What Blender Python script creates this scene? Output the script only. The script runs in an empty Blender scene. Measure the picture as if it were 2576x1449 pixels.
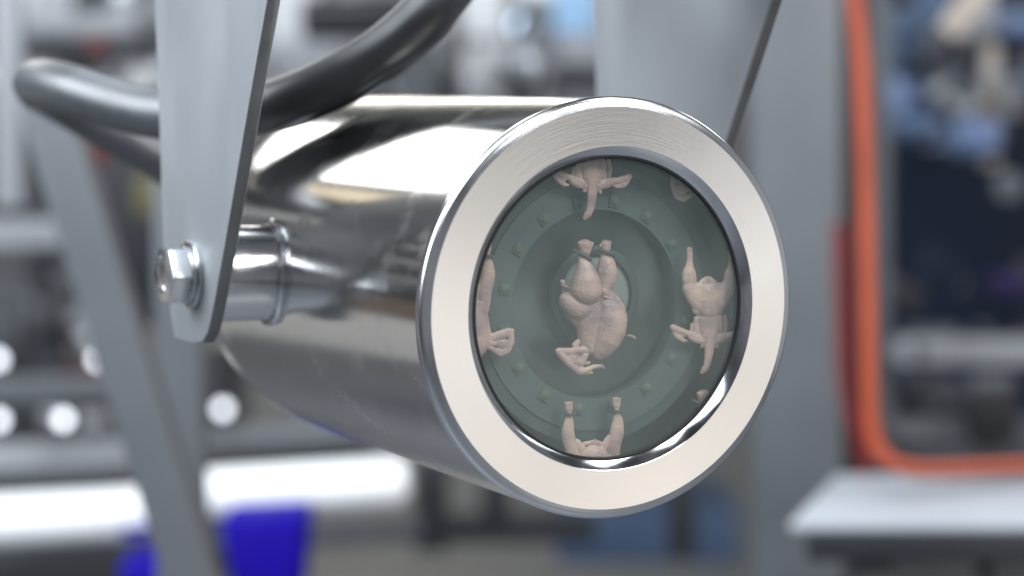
import bpy, bmesh, math, random
import numpy as np
from mathutils import Vector, Matrix

D = bpy.data
SC = bpy.context.scene
COL = SC.collection
rnd = random.Random(7)

# ------------------------------------------------------------------ camera
FPX = 5649.0                       # focal length in pixels of a 2576 px wide frame
PITCH = math.radians(5.12)
CAM = np.array([0.0, 0.0, 1.3])
cam_d = D.cameras.new('camera')
cam_d.sensor_width = 36.0
cam_d.lens = 36.0 * FPX / 2576.0
cam_d.clip_start = 0.02
cam_d.clip_end = 100.0
cam_d.dof.use_dof = True
cam_d.dof.focus_distance = 0.748
cam_d.dof.aperture_fstop = 5.2
cam_d.dof.aperture_blades = 9
cam_d.dof.aperture_rotation = 0.2
cam = D.objects.new('camera', cam_d)
COL.objects.link(cam)
cam.location = CAM
cam.rotation_euler = (math.pi / 2 - PITCH, 0, 0)
SC.camera = cam
SC.render.resolution_x, SC.render.resolution_y = 1024, 576

# ------------------------------------------------------------------ world, lamps, exposure
w = D.worlds.new('World')
SC.world = w
w.use_nodes = True
w.node_tree.nodes['Background'].inputs[0].default_value = (0.80, 0.90, 1.0, 1)
w.node_tree.nodes['Background'].inputs[1].default_value = 0.06
SC.view_settings.view_transform = 'Standard'
SC.view_settings.look = 'None'
SC.view_settings.exposure = 0
SC.view_settings.gamma = 1
SC.cycles.max_bounces = 8
SC.cycles.transparent_max_bounces = 12
SC.cycles.sample_clamp_indirect = 6
SC.cycles.caustics_reflective = False
SC.cycles.caustics_refractive = False


def area_lamp(name, loc, target, sx, sy, radiance, color):
    l = D.lights.new(name, 'AREA')
    l.shape = 'RECTANGLE'
    l.size, l.size_y = sx, sy
    l.energy = radiance * math.pi * sx * sy
    l.color = color
    o = D.objects.new(name, l)
    COL.objects.link(o)
    o.location = loc
    d = Vector(target) - Vector(loc)
    o.rotation_euler = d.to_track_quat('-Z', 'Y').to_euler()
    return o


def dirv(az_left, el):
    a, e = math.radians(az_left), math.radians(el)
    return np.array([-math.sin(a) * math.cos(e), math.cos(a) * math.cos(e), math.sin(e)])


HUB = np.array([0.03, 0.74, 1.23])                     # middle of the steel housing
# warm soft light of the hall, to the right and a little behind the camera
area_lamp('hall_side_light', HUB + dirv(-127, -14) * 1.7, HUB, 1.3, 0.62, 1.6, (1.0, 0.925, 0.83))
# ceiling luminaires of the hall, with some added fill lamps
def ceiling(name, az, el, z, sx, sy, rad, color, rot=0.0):
    d = dirv(az, el)
    p = HUB + d * ((z - HUB[2]) / d[2])
    o = area_lamp(name, p, p + np.array([0, 0, -1.0]), sx, sy, rad, color)
    o.rotation_euler[2] = rot
    return o
ceiling('ceiling_or_fill_lamp', 29, 22.5, 3.0, 1.5, 1.5, 9.0, (1.0, 0.98, 0.95), math.radians(29))
ceiling('ceiling_or_fill_lamp', 42, 18.5, 3.0, 0.5, 0.9, 1.6, (1.0, 0.86, 0.62), math.radians(40))
ceiling('ceiling_or_fill_lamp', 5, 10.8, 2.9, 1.7, 3.4, 5.0, (1.0, 0.97, 0.84))
ceiling('ceiling_or_fill_lamp', -40, 28, 3.2, 1.2, 1.2, 9.0, (1.0, 0.98, 0.95))  # added overhead lamp to light the right background
ceiling('ceiling_or_fill_lamp', 66, 22, 3.2, 1.5, 2.5, 7.0, (0.95, 0.97, 1.0), math.radians(66))  # added lamp that brightens the left wall
area_lamp('ceiling_or_fill_lamp', (2.2, -0.8, 3.0), (0.0, 0.9, 1.1), 1.9, 0.9, 17.0, (0.97, 0.98, 1.0))  # fill lamp added to light the birds from the front
area_lamp('ceiling_or_fill_lamp', (-0.35, 1.0, 3.0), (-0.35, 1.01, 0.0), 1.0, 2.8, 5.5, (0.86, 0.93, 1.0))
area_lamp('ceiling_or_fill_lamp', (1.25, 0.75, 3.05), (1.25, 0.76, 0.0), 0.9, 0.5, 9.0, (0.95, 0.97, 1.0))
area_lamp('ceiling_or_fill_lamp', (0.45, -0.2, 3.1), (0.45, -0.19, 0.0), 0.5, 0.5, 9.0, (1.0, 0.97, 0.9))
area_lamp('ceiling_or_fill_lamp', (-0.45, -0.9, 3.0), (-0.2, 0.6, 1.2), 1.3, 1.2, 8.0, (0.84, 0.92, 1.0))
area_lamp('hall_side_light', HUB + dirv(97, 26) * 2.3, HUB, 1.7, 1.2, 11.0, (0.84, 0.92, 1.0))  # broad cool light from the left
area_lamp('ceiling_or_fill_lamp', (-2.2, 0.6, 3.1), (-0.6, 1.2, 1.2), 0.9, 1.8, 9.0, (0.88, 0.94, 1.0))


# ------------------------------------------------------------------ projection helpers
cp, sp = math.cos(PITCH), math.sin(PITCH)
RX, RU, RF = np.array([1.0, 0, 0]), np.array([0, sp, cp]), np.array([0, cp, -sp])


def W(px, py, z):
    """world point seen at pixel (px, py) of a 2576 x 1449 frame at a distance z along the view"""
    return CAM + z * (RX * (px - 1288) / FPX + RU * (724.5 - py) / FPX + RF)


AZ = math.radians(26.84)
AX = np.array([-math.sin(AZ), math.cos(AZ), 0.0])       # housing axis, away from the camera
TX = np.array([-AX[1], AX[0], 0.0])                     # to the left
C0 = CAM + 0.033931 * RX - 0.00701 * RU + 0.740415 * RF
HM = Matrix.Translation(Vector(C0)) @ Matrix.Rotation(AZ, 4, 'Z')    # local x right, y away, z up


def G(px, py, s):
    """(x, z) in the housing frame where the view through a pixel meets the plane y = s"""
    v = W(px, py, 1.0) - CAM
    k = ((C0 - CAM) @ AX + s) / (v @ AX)
    P = CAM + k * v - C0
    return -(P @ TX), P[2]


# ------------------------------------------------------------------ mesh helpers
class MB:
    def __init__(self):
        self.v, self.f, self.sm = [], [], []

    def add(self, v, f, smooth=True):
        n = len(self.v)
        self.v += [tuple(map(float, p)) for p in v]
        self.f += [tuple(i + n for i in q) for q in f]
        self.sm += [smooth] * len(f)
        return self

    def box(self, c, size, R=None, bevel=0.0):
        bm = bmesh.new()
        bmesh.ops.create_cube(bm, size=1.0)
        for v in bm.verts:
            v.co = Vector((v.co.x * size[0], v.co.y * size[1], v.co.z * size[2]))
        if bevel > 0:
            bmesh.ops.bevel(bm, geom=bm.edges[:], offset=bevel, segments=2, profile=0.6, affect='EDGES')
        M = R if R is not None else Matrix.Identity(3)
        vs = [M @ v.co + Vector(c) for v in bm.verts]
        bm.verts.index_update()
        self.add(vs, [[v.index for v in f.verts] for f in bm.faces], False)
        bm.free()
        return self

    def beam(self, p, q, wx, wy, bevel=0.002, up=(0, 1, 0)):
        """bevelled box from p to q with a section wx by wy"""
        p, q = Vector(p), Vector(q)
        z = (q - p).normalized()
        y = Vector(up) - z * Vector(up).dot(z)
        if y.length < 1e-3:
            y = Vector((1, 0, 0)) - z * z.x
        y.normalize()
        x = y.cross(z)
        R = Matrix((x, y, z)).transposed()
        return self.box((p + q) / 2, (wx, wy, (q - p).length), R, bevel)

    def path(self, pts, rad, n=24, cap=True):
        pts = [Vector(p) for p in pts]
        if not hasattr(rad, '__len__'):
            rad = [rad] * len(pts)
        t0 = (pts[1] - pts[0]).normalized()
        nrm = t0.orthogonal().normalized()
        rings = []
        for i, p in enumerate(pts):
            t = (pts[min(i + 1, len(pts) - 1)] - pts[max(i - 1, 0)]).normalized()
            nrm = (nrm - t * nrm.dot(t)).normalized()
            b = t.cross(nrm)
            rings.append([p + rad[i] * (math.cos(2 * math.pi * k / n) * nrm + math.sin(2 * math.pi * k / n) * b) for k in range(n)])
        v = [q for r in rings for q in r]
        f = []
        for i in range(len(pts) - 1):
            for k in range(n):
                k2 = (k + 1) % n
                f.append((i * n + k, i * n + k2, (i + 1) * n + k2, (i + 1) * n + k))
        self.add(v, f, True)
        if cap:
            m = len(self.v) - len(v)
            self.f += [tuple(m + k for k in range(n))[::-1], tuple(m + (len(pts) - 1) * n + k for k in range(n))]
            self.sm += [False, False]
        return self

    def rod(self, p, q, r, n=28, bev=None):
        p, q = np.array(p, float), np.array(q, float)
        L = np.linalg.norm(q - p)
        d = (q - p) / L
        b = min(0.15 * r if bev is None else bev, L * 0.4)
        return self.path([p, p + d * b * 0.3, p + d * b, q - d * b, q - d * b * 0.3, q], [r - b, r - b * 0.3, r, r, r - b * 0.3, r - b], n)

    def lathe(self, prof, n=160, cx=0.0, cz=0.0, close=False, smooth=True):
        """prof: (y, r) pairs turned about the local y axis"""
        v, f = [], []
        for (y, r) in prof:
            for k in range(n):
                a = 2 * math.pi * k / n
                v.append((cx + r * math.cos(a), y, cz + r * math.sin(a)))
        m = len(prof)
        for i in range(m - 1 + (1 if close else 0)):
            j = (i + 1) % m
            for k in range(n):
                k2 = (k + 1) % n
                f.append((i * n + k, j * n + k, j * n + k2, i * n + k2))
        return self.add(v, f, smooth)

    def prism(self, poly, ext, bevel=0.0, seg=2):
        """poly: 3-D outline, ext: extrusion vector"""
        bm = bmesh.new()
        e = Vector(ext)
        a = [bm.verts.new(Vector(p)) for p in poly]
        b = [bm.verts.new(Vector(p) + e) for p in poly]
        n = len(a)
        bm.faces.new(a)
        bm.faces.new(b[::-1])
        for i in range(n):
            bm.faces.new((a[i], b[i], b[(i + 1) % n], a[(i + 1) % n]))
        bmesh.ops.recalc_face_normals(bm, faces=bm.faces[:])
        if bevel > 0:
            ed = [x for x in bm.edges if x.calc_length() > bevel * 2.2]
            bmesh.ops.bevel(bm, geom=ed, offset=bevel, segments=seg, profile=0.5, affect='EDGES')
        bm.verts.index_update()
        self.add([v.co for v in bm.verts], [[v.index for v in f.verts] for f in bm.faces], False)
        bm.free()
        return self

    def build(self, name, mat, parent=None, local=False, origin=None):
        """links the collected shapes as ONE mesh object; vertices are world points unless local"""
        v = np.array(self.v)
        if parent is not None:
            if not local:
                M = np.array(WM[parent.name].inverted())
                v = v @ M[:3, :3].T + M[:3, 3]
        else:
            if origin is None:
                lo, hi = v.min(0), v.max(0)
                origin = np.array([(lo[0] + hi[0]) / 2, (lo[1] + hi[1]) / 2, lo[2]])
            v = v - np.array(origin)
        me = D.meshes.new(name)
        me.from_pydata([tuple(p) for p in v], [], self.f)
        me.polygons.foreach_set('use_smooth', self.sm)
        bm = bmesh.new()
        bm.from_mesh(me)
        bmesh.ops.recalc_face_normals(bm, faces=bm.faces[:])
        bm.to_mesh(me)
        bm.free()
        me.set_sharp_from_angle(angle=math.radians(32))
        me.materials.append(mat)
        o = D.objects.new(name, me)
        COL.objects.link(o)
        if parent is not None:
            o.parent = parent
            WM[o.name] = WM[parent.name]
        else:
            o.location = origin
            WM[o.name] = Matrix.Translation(Vector(origin))
        return o


WM = {}


def tag(o, label=None, cat=None, group=None, kind=None):
    if label: o['label'] = label
    if cat: o['category'] = cat
    if group: o['group'] = group
    if kind: o['kind'] = kind
    return o


def thing(name, M, label, cat, group=None):
    o = D.objects.new(name, None)
    o.empty_display_size = 0.05
    COL.objects.link(o)
    if not isinstance(M, Matrix):
        M = Matrix.Translation(Vector(M))
    o.matrix_world = M
    WM[o.name] = M.copy()
    return tag(o, label, cat, group)


def spline(pts, n=10):
    P = [np.array(p, float) for p in pts]
    P = [2 * P[0] - P[1]] + P + [2 * P[-1] - P[-2]]
    out = []
    for i in range(1, len(P) - 2):
        for k in range(n):
            t = k / n
            a, b, c, d = P[i - 1], P[i], P[i + 1], P[i + 2]
            out.append(0.5 * (2 * b + (c - a) * t + (2 * a - 5 * b + 4 * c - d) * t * t + (3 * b - a - 3 * c + d) * t ** 3))
    out.append(P[-2])
    return out


# ------------------------------------------------------------------ materials
def mat(name, color, rough=0.5, metal=0.0, spec=0.5, var=0.10, scale=20.0, rvar=0.08, bump=0.0, bscale=120.0, stretch=(1, 1, 1), coat=0.0):
    m = D.materials.new(name)
    m.use_nodes = True
    N, L = m.node_tree.nodes, m.node_tree.links
    b = N['Principled BSDF']
    b.inputs['Metallic'].default_value = metal
    b.inputs['Specular IOR Level'].default_value = spec
    b.inputs['Coat Weight'].default_value = coat
    tc = N.new('ShaderNodeTexCoord')
    mp = N.new('ShaderNodeMapping')
    mp.inputs['Scale'].default_value = stretch
    L.new(tc.outputs['Object'], mp.inputs['Vector'])
    nz = N.new('ShaderNodeTexNoise')
    nz.inputs['Scale'].default_value = scale
    nz.inputs['Detail'].default_value = 6
    L.new(mp.outputs[0], nz.inputs['Vector'])
    rp = N.new('ShaderNodeMapRange')
    rp.inputs['From Min'].default_value, rp.inputs['From Max'].default_value = 0.3, 0.7
    rp.inputs['To Min'].default_value, rp.inputs['To Max'].default_value = 1 - var, 1 + var
    L.new(nz.outputs['Fac'], rp.inputs['Value'])
    mx = N.new('ShaderNodeMix')
    mx.data_type = 'RGBA'
    mx.blend_type = 'MULTIPLY'
    mx.inputs['Factor'].default_value = 1
    mx.inputs['A'].default_value = (*color, 1)
    L.new(rp.outputs[0], mx.inputs['B'])
    L.new(mx.outputs['Result'], b.inputs['Base Color'])
    rr = N.new('ShaderNodeMapRange')
    rr.inputs['From Min'].default_value, rr.inputs['From Max'].default_value = 0.3, 0.7
    rr.inputs['To Min'].default_value, rr.inputs['To Max'].default_value = max(0.0, rough - rvar), rough + rvar
    L.new(nz.outputs['Fac'], rr.inputs['Value'])
    L.new(rr.outputs[0], b.inputs['Roughness'])
    if bump > 0:
        n2 = N.new('ShaderNodeTexNoise')
        n2.inputs['Scale'].default_value = bscale
        n2.inputs['Detail'].default_value = 4
        L.new(mp.outputs[0], n2.inputs['Vector'])
        bp = N.new('ShaderNodeBump')
        bp.inputs['Strength'].default_value = bump
        bp.inputs['Distance'].default_value = 0.0005
        L.new(n2.outputs['Fac'], bp.inputs['Height'])
        L.new(bp.outputs[0], b.inputs['Normal'])
    return m


def emis(name, color, strength):
    m = D.materials.new(name)
    m.use_nodes = True
    b = m.node_tree.nodes['Principled BSDF']
    b.inputs['Base Color'].default_value = (*color, 1)
    b.inputs['Emission Color'].default_value = (*color, 1)
    b.inputs['Emission Strength'].default_value = strength
    return m


M_POL = mat('polished_steel', (0.62, 0.62, 0.625), 0.145, 1.0, var=0.05, scale=9, rvar=0.045, bump=0.05, bscale=55, stretch=(1, 0.25, 1))
M_RIM = mat('polished_rim_steel', (0.58, 0.59, 0.60), 0.2, 1.0, var=0.05, scale=40, rvar=0.05)
M_CHAM = mat('turned_steel', (0.55, 0.56, 0.58), 0.12, 1.0, var=0.06, scale=60, rvar=0.05)
M_EDGE = mat('shaded_cut_edge_steel', (0.19, 0.19, 0.185), 0.5, 1.0, var=0.15, scale=60, rvar=0.05)  # edge colour darkened in place of its dim reflection
M_PLATE = mat('bead_blasted_steel', (0.355, 0.37, 0.388), 0.62, 1.0, var=0.06, scale=22, rvar=0.05, bump=0.06, bscale=900, stretch=(1, 1, 0.4))
M_BOLT = mat('bolt_steel', (0.62, 0.63, 0.64), 0.28, 1.0, var=0.06, scale=120, rvar=0.06)
M_WASH = mat('washer_steel', (0.50, 0.51, 0.52), 0.25, 1.0, var=0.06, scale=120)
M_HOSE = mat('black_rubber', (0.052, 0.056, 0.063), 0.40, 0.0, 0.85, var=0.15, scale=60, rvar=0.04)
M_GASK = mat('black_gasket', (0.008, 0.009, 0.010), 0.55, 0.0, 0.3)
M_SHACK = mat('grey_green_wire', (0.07, 0.086, 0.083), 0.5, 0.0, 0.3)


def wear(m, st, strength, dist):
    """fine polishing lines round the tube and smudges that dull the polish in patches"""
    N, L = m.node_tree.nodes, m.node_tree.links
    b = N['Principled BSDF']
    tc = N.new('ShaderNodeTexCoord')
    mp = N.new('ShaderNodeMapping'); mp.inputs['Scale'].default_value = st
    L.new(tc.outputs['Object'], mp.inputs['Vector'])
    nz = N.new('ShaderNodeTexNoise'); nz.inputs['Scale'].default_value = 1.0; nz.inputs['Detail'].default_value = 4
    L.new(mp.outputs[0], nz.inputs['Vector'])
    bp = N.new('ShaderNodeBump'); bp.inputs['Strength'].default_value = strength; bp.inputs['Distance'].default_value = dist
    L.new(nz.outputs['Fac'], bp.inputs['Height'])
    if b.inputs['Normal'].links:
        L.new(b.inputs['Normal'].links[0].from_socket, bp.inputs['Normal'])
    L.new(bp.outputs[0], b.inputs['Normal'])
    old = b.inputs['Roughness'].links[0].from_socket
    n2 = N.new('ShaderNodeTexNoise'); n2.inputs['Scale'].default_value = 42; n2.inputs['Detail'].default_value = 7; n2.inputs['Roughness'].default_value = 0.7
    L.new(tc.outputs['Object'], n2.inputs['Vector'])
    mr = N.new('ShaderNodeMapRange'); mr.inputs['From Min'].default_value = 0.52; mr.inputs['From Max'].default_value = 0.75; mr.inputs['To Max'].default_value = 0.16
    L.new(n2.outputs['Fac'], mr.inputs['Value'])
    ad = N.new('ShaderNodeMath'); ad.operation = 'ADD'
    L.new(old, ad.inputs[0]); L.new(mr.outputs[0], ad.inputs[1])
    L.new(ad.outputs[0], b.inputs['Roughness'])


wear(M_POL, (25, 1400, 25), 0.10, 0.0001)


def brushed_ring():
    m = mat('brushed_bezel_steel', (0.66, 0.645, 0.63), 0.33, 1.0, var=0.03, scale=14, rvar=0.04)
    N, L = m.node_tree.nodes, m.node_tree.links
    b = N['Principled BSDF']
    b.inputs['Anisotropic'].default_value = 0.55
    tg = N.new('ShaderNodeTangent')
    tg.direction_type = 'RADIAL'
    tg.axis = 'Y'
    L.new(tg.outputs[0], b.inputs['Tangent'])
    tc = N.new('ShaderNodeTexCoord')
    sx = N.new('ShaderNodeSeparateXYZ')
    L.new(tc.outputs['Object'], sx.inputs[0])
    def math_(op, a, c=None):
        n = N.new('ShaderNodeMath')
        n.operation = op
        for i, q in enumerate((a, c)):
            if q is None: continue
            if isinstance(q, (int, float)): n.inputs[i].default_value = q
            else: L.new(q, n.inputs[i])
        return n.outputs[0]
    r = math_('SQRT', math_('ADD', math_('MULTIPLY', sx.outputs[0], sx.outputs[0]), math_('MULTIPLY', sx.outputs[2], sx.outputs[2])))
    a = math_('ARCTAN2', sx.outputs[2], sx.outputs[0])
    cb = N.new('ShaderNodeCombineXYZ')
    L.new(math_('MULTIPLY', r, 1700.0), cb.inputs[0])
    L.new(math_('MULTIPLY', a, 3.0), cb.inputs[1])
    nz = N.new('ShaderNodeTexNoise')
    nz.inputs['Scale'].default_value = 1.0
    nz.inputs['Detail'].default_value = 5
    L.new(cb.outputs[0], nz.inputs['Vector'])
    bp = N.new('ShaderNodeBump')
    bp.inputs['Strength'].default_value = 0.32
    bp.inputs['Distance'].default_value = 0.00012
    L.new(nz.outputs['Fac'], bp.inputs['Height'])
    L.new(bp.outputs[0], b.inputs['Normal'])
    return m


M_BEZ = brushed_ring()


def machined(name, color, rough, aniso):
    m = mat(name, color, rough, 0.75, 0.4, var=0.06, scale=30, rvar=0.04)
    N, L = m.node_tree.nodes, m.node_tree.links
    b = N['Principled BSDF']
    b.inputs['Anisotropic'].default_value = aniso
    tg = N.new('ShaderNodeTangent')
    tg.direction_type = 'RADIAL'
    tg.axis = 'Y'
    L.new(tg.outputs[0], b.inputs['Tangent'])
    return m


def glass_mat():
    m = D.materials.new('tinted_window_glass')
    m.use_nodes = True
    N, L = m.node_tree.nodes, m.node_tree.links
    N.remove(N['Principled BSDF'])
    out = N['Material Output']
    tr = N.new('ShaderNodeBsdfTransparent')
    tr.inputs[0].default_value = (0.93, 0.955, 0.95, 1)
    df = N.new('ShaderNodeBsdfDiffuse')
    df.inputs[0].default_value = (0.44, 0.53, 0.525, 1)
    gl = N.new('ShaderNodeBsdfGlossy')
    gl.inputs['Roughness'].default_value = 0.12
    m1 = N.new('ShaderNodeMixShader')
    m1.inputs[0].default_value = 0.05
    L.new(tr.outputs[0], m1.inputs[1])
    L.new(df.outputs[0], m1.inputs[2])
    tc = N.new('ShaderNodeTexCoord')
    nz = N.new('ShaderNodeTexNoise'); nz.inputs['Scale'].default_value = 38; nz.inputs['Detail'].default_value = 5; nz.inputs['Roughness'].default_value = 0.65
    L.new(tc.outputs['Object'], nz.inputs['Vector'])
    mr = N.new('ShaderNodeMapRange'); mr.inputs['From Min'].default_value = 0.35; mr.inputs['From Max'].default_value = 0.75; mr.inputs['To Min'].default_value = 0.046; mr.inputs['To Max'].default_value = 0.072
    L.new(nz.outputs['Fac'], mr.inputs['Value'])
    L.new(mr.outputs[0], m1.inputs[0])
    lw = N.new('ShaderNodeLayerWeight')
    lw.inputs[0].default_value = 0.5
    p = N.new('ShaderNodeMath'); p.operation = 'POWER'; p.inputs[1].default_value = 5
    L.new(lw.outputs['Facing'], p.inputs[0])
    q = N.new('ShaderNodeMath'); q.operation = 'MULTIPLY_ADD'; q.inputs[1].default_value = 0.9; q.inputs[2].default_value = 0.014
    L.new(p.outputs[0], q.inputs[0])
    m2 = N.new('ShaderNodeMixShader')
    L.new(q.outputs[0], m2.inputs[0])
    L.new(m1.outputs[0], m2.inputs[1])
    L.new(gl.outputs[0], m2.inputs[2])
    L.new(m2.outputs[0], out.inputs['Surface'])
    return m


M_GLASS = glass_mat()
M_LEDP = mat('grey_green_led_board', (0.070, 0.090, 0.086), 0.55, 0.0, 0.3, var=0.10, scale=60)
M_STEP = mat('dark_green_step', (0.045, 0.059, 0.057), 0.55, 0.0, 0.3)
M_DARKIN = mat('dark_green_inner_wall', (0.035, 0.047, 0.046), 0.55, 0.0, 0.3)
M_DISC = machined('machined_disc', (0.055, 0.068, 0.066), 0.34, 0.9)
M_LENS = mat('pale_lens', (0.215, 0.232, 0.212), 0.35, 0.0, 0.5, var=0.05)
M_LED = mat('led_phosphor', (0.098, 0.108, 0.074), 0.9, 0.0, 0.5)
M_LEDD = mat('led_package', (0.068, 0.087, 0.08), 0.5, 0.0, 0.4)


def skin_mat():
    m = mat('plucked_skin', (0.42, 0.275, 0.235), 0.42, 0.0, 0.45, var=0.14, scale=180, rvar=0.08)
    N, L = m.node_tree.nodes, m.node_tree.links
    b = N['Principled BSDF']
    tc = N.new('ShaderNodeTexCoord')
    # bluish and yellowish patches of thin skin over flesh and fat
    old = b.inputs['Base Color'].links[0].from_socket
    n1 = N.new('ShaderNodeTexNoise'); n1.inputs['Scale'].default_value = 95; n1.inputs['Detail'].default_value = 3
    L.new(tc.outputs['Object'], n1.inputs['Vector'])
    cr = N.new('ShaderNodeValToRGB')
    e = cr.color_ramp.elements
    e[0].position, e[0].color = 0.33, (0.235, 0.17, 0.19, 1)
    e[1].position, e[1].color = 0.68, (0.56, 0.395, 0.27, 1)
    k = e.new(0.5); k.color = (0.475, 0.30, 0.262, 1)
    L.new(n1.outputs['Fac'], cr.inputs[0])
    mx = N.new('ShaderNodeMix'); mx.data_type = 'RGBA'; mx.inputs['Factor'].default_value = 0.75
    L.new(old, mx.inputs['A'])
    L.new(cr.outputs[0], mx.inputs['B'])
    b.inputs['Subsurface Weight'].default_value = 0.25
    b.inputs['Subsurface Radius'].default_value = (1.0, 0.45, 0.3)
    b.inputs['Subsurface Scale'].default_value = 0.0008
    at = N.new('ShaderNodeAttribute'); at.attribute_name = 'raw'
    mx2 = N.new('ShaderNodeMix'); mx2.data_type = 'RGBA'
    L.new(at.outputs['Fac'], mx2.inputs['Factor'])
    L.new(mx.outputs['Result'], mx2.inputs['A'])
    mx2.inputs['B'].default_value = (0.30, 0.17, 0.15, 1)
    L.new(mx2.outputs['Result'], b.inputs['Base Color'])
    vo = N.new('ShaderNodeTexVoronoi'); vo.inputs['Scale'].default_value = 1100
    L.new(tc.outputs['Object'], vo.inputs['Vector'])
    n2 = N.new('ShaderNodeTexNoise'); n2.inputs['Scale'].default_value = 420; n2.inputs['Detail'].default_value = 5
    L.new(tc.outputs['Object'], n2.inputs['Vector'])
    ad = N.new('ShaderNodeMath'); ad.operation = 'MULTIPLY_ADD'; ad.inputs[1].default_value = -0.55
    L.new(vo.outputs['Distance'], ad.inputs[0])
    L.new(n2.outputs['Fac'], ad.inputs[2])
    bp = N.new('ShaderNodeBump'); bp.inputs['Strength'].default_value = 0.5; bp.inputs['Distance'].default_value = 0.0005
    L.new(ad.outputs[0], bp.inputs['Height'])
    L.new(bp.outputs[0], b.inputs['Normal'])
    return m


M_SKIN = skin_mat()

# ------------------------------------------------------------------ the hall: floor and far wall
M_FLOOR = mat('hall_floor_paint', (0.15, 0.158, 0.172), 0.35, 0.0, 0.4, var=0.12, scale=1.2)
M_WALL = mat('hall_wall_paint', (0.26, 0.27, 0.29), 0.7, 0.0, 0.3, var=0.25, scale=1.5)
fl = MB(); fl.box((0, 5, -0.05), (24, 26, 0.1)); tag(fl.build('floor', M_FLOOR), kind='structure')
wl = MB(); wl.box((0, 11.0, 2.0), (24, 0.2, 4.0)); tag(wl.build('hall_wall', M_WALL), kind='structure')
M_WALL_PALE = mat('pale_wall_paint', (0.60, 0.60, 0.62), 0.7, 0.0, 0.3, var=0.15, scale=1.5)
for bx in ((4.2, 3.4, 2.0, 0.2, 15.0), (-1.5, -4.2, 2.0, 11.2, 0.2)):
    wl = MB(); wl.box(bx[:3], (bx[3], bx[4], 4.0)); tag(wl.build('hall_wall', M_WALL_PALE), kind='structure')
wl = MB(); wl.box((-7.2, 4.0, 2.0), (0.2, 13.8, 4.0)); tag(wl.build('hall_wall', M_WALL), kind='structure')

# ------------------------------------------------------------------ the steel housing
H = thing('camera_housing', HM, 'polished stainless steel tube housing with a brushed ring round its glass window', 'housing')
R = 0.0697
SE, SL = 0.190, 0.115
prof = [(0.0052, R - 0.0006), (0.0056, R)] + [(0.0056 + (SE - 0.0056) * i / 12, R) for i in range(1, 13)]
for i in range(1, 17):
    t = i / 16 * 0.93
    prof.append((SE + SL * t, R * math.sqrt(1 - t * t)))
pr_in = [(y, max(r - 0.0035, 0.004)) for (y, r) in prof[::-1]]
MB().lathe(prof + pr_in, 192, close=True).build('barrel', M_POL, H, local=True)
yb = SE + SL * 0.93
rb_ = R * math.sqrt(1 - 0.93 ** 2)
MB().lathe([(yb - 0.004, rb_ + 0.0005), (yb + 0.006, rb_ + 0.0005), (yb + 0.008, rb_ - 0.001), (yb + 0.012, 0.013), (yb + 0.03, 0.013), (yb + 0.031, 0.012), (yb + 0.031, 0.001)], 64).build('rear_gland', M_RIM, H, local=True)

# ring: brushed front face, polished lip, turned inner chamfer
bz = MB().lathe([(0.0, 0.0537), (0.0, 0.0580), (0.0, 0.0625), (0.0, 0.06665)], 224)
bz.build('bezel', M_BEZ, H, local=True)
lip = [(0.0, 0.06665), (0.00012, 0.0669), (0.00035, 0.06735), (0.0006, 0.0679), (0.00075, 0.06835), (0.0009, 0.0688), (0.0013, 0.0694), (0.0018, 0.06985), (0.0024, 0.07005), (0.0031, 0.0700), (0.0036, 0.0697), (0.0039, 0.0693), (0.0044, 0.0690), (0.0052, 0.0690), (0.0052, 0.0600), (0.0040, 0.0540)]
MB().lathe(lip, 224).build('rim_lip', M_RIM, H, local=True)
MB().lathe([(0.0, 0.0537), (0.00012, 0.05345), (0.0026, 0.0506), (0.0028, 0.0504), (0.0040, 0.0504), (0.0040, 0.0545)], 224).build('chamfer_ring', M_CHAM, H, local=True)
MB().lathe([(0.0025, 0.0507), (0.0025, 0.0500), (0.0027, 0.0497), (0.0042, 0.0497), (0.0042, 0.0503)], 192).build('gasket', M_GASK, H, local=True)
gl = MB()
gl.lathe([(0.0030, 0.0001), (0.0030, 0.0498), (0.0040, 0.0498), (0.0040, 0.0001)], 128)
gl.build('window_glass', M_GLASS, H, local=True)

# inside: led board with a round opening, machined disc and lens
SP = 0.0145
px, pz = G(1500, 767, SP)
rop = (G(1500, 532, SP)[1] - G(1500, 1003, SP)[1]) / 2
led = MB().lathe([(SP + 0.0012, rop), (SP, rop + 0.0004), (SP, 0.0425), (SP + 0.0012, 0.0425)], 160, px, pz)
LB = led.build('led_board', M_LEDP, H, local=True)
MB().lathe([(SP + 0.0005, 0.0425), (SP + 0.0005, 0.0468), (SP + 0.003, 0.0468)], 160, px, pz).build('step_ring', M_STEP, H, local=True)
MB().lathe([(0.0043, 0.0655), (0.03, 0.0655), (0.0301, 0.0655), (0.0301, 0.034)], 128).build('inner_liner', M_DARKIN, H, local=True)
MB().lathe([(SP + 0.0012, rop), (SP + 0.0045, rop * 0.995), (SP + 0.0052, rop * 0.995)], 128, px, pz).build('inner_wall', M_STEP, H, local=True)
SD = SP + 0.005
MB().lathe([(SD, rop), (SD, 0.017), (SD + 0.0008, 0.0165), (SD + 0.0008, 0.0002)], 128, px, pz).build('machined_disc', M_DISC, H, local=True)
lx, lz = G(1500, 744, SD - 0.001)
rl = 0.0138
MB().lathe([(SD + 0.0006, rl + 0.0034), (SD - 0.0006, rl + 0.003), (SD - 0.0012, rl + 0.0016), (SD - 0.001, rl), (SD + 0.001, rl)], 96, lx, lz).build('lens_ring', M_STEP, H, local=True)
MB().lathe([(SD + 0.0005 - 0.0016 * (1 - (k / 12) ** 2), rl * k / 12) for k in range(12, 0, -1)] + [(SD - 0.0011, 0.0001)], 96, lx, lz).build('camera_lens', M_LENS, H, local=True)
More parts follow.
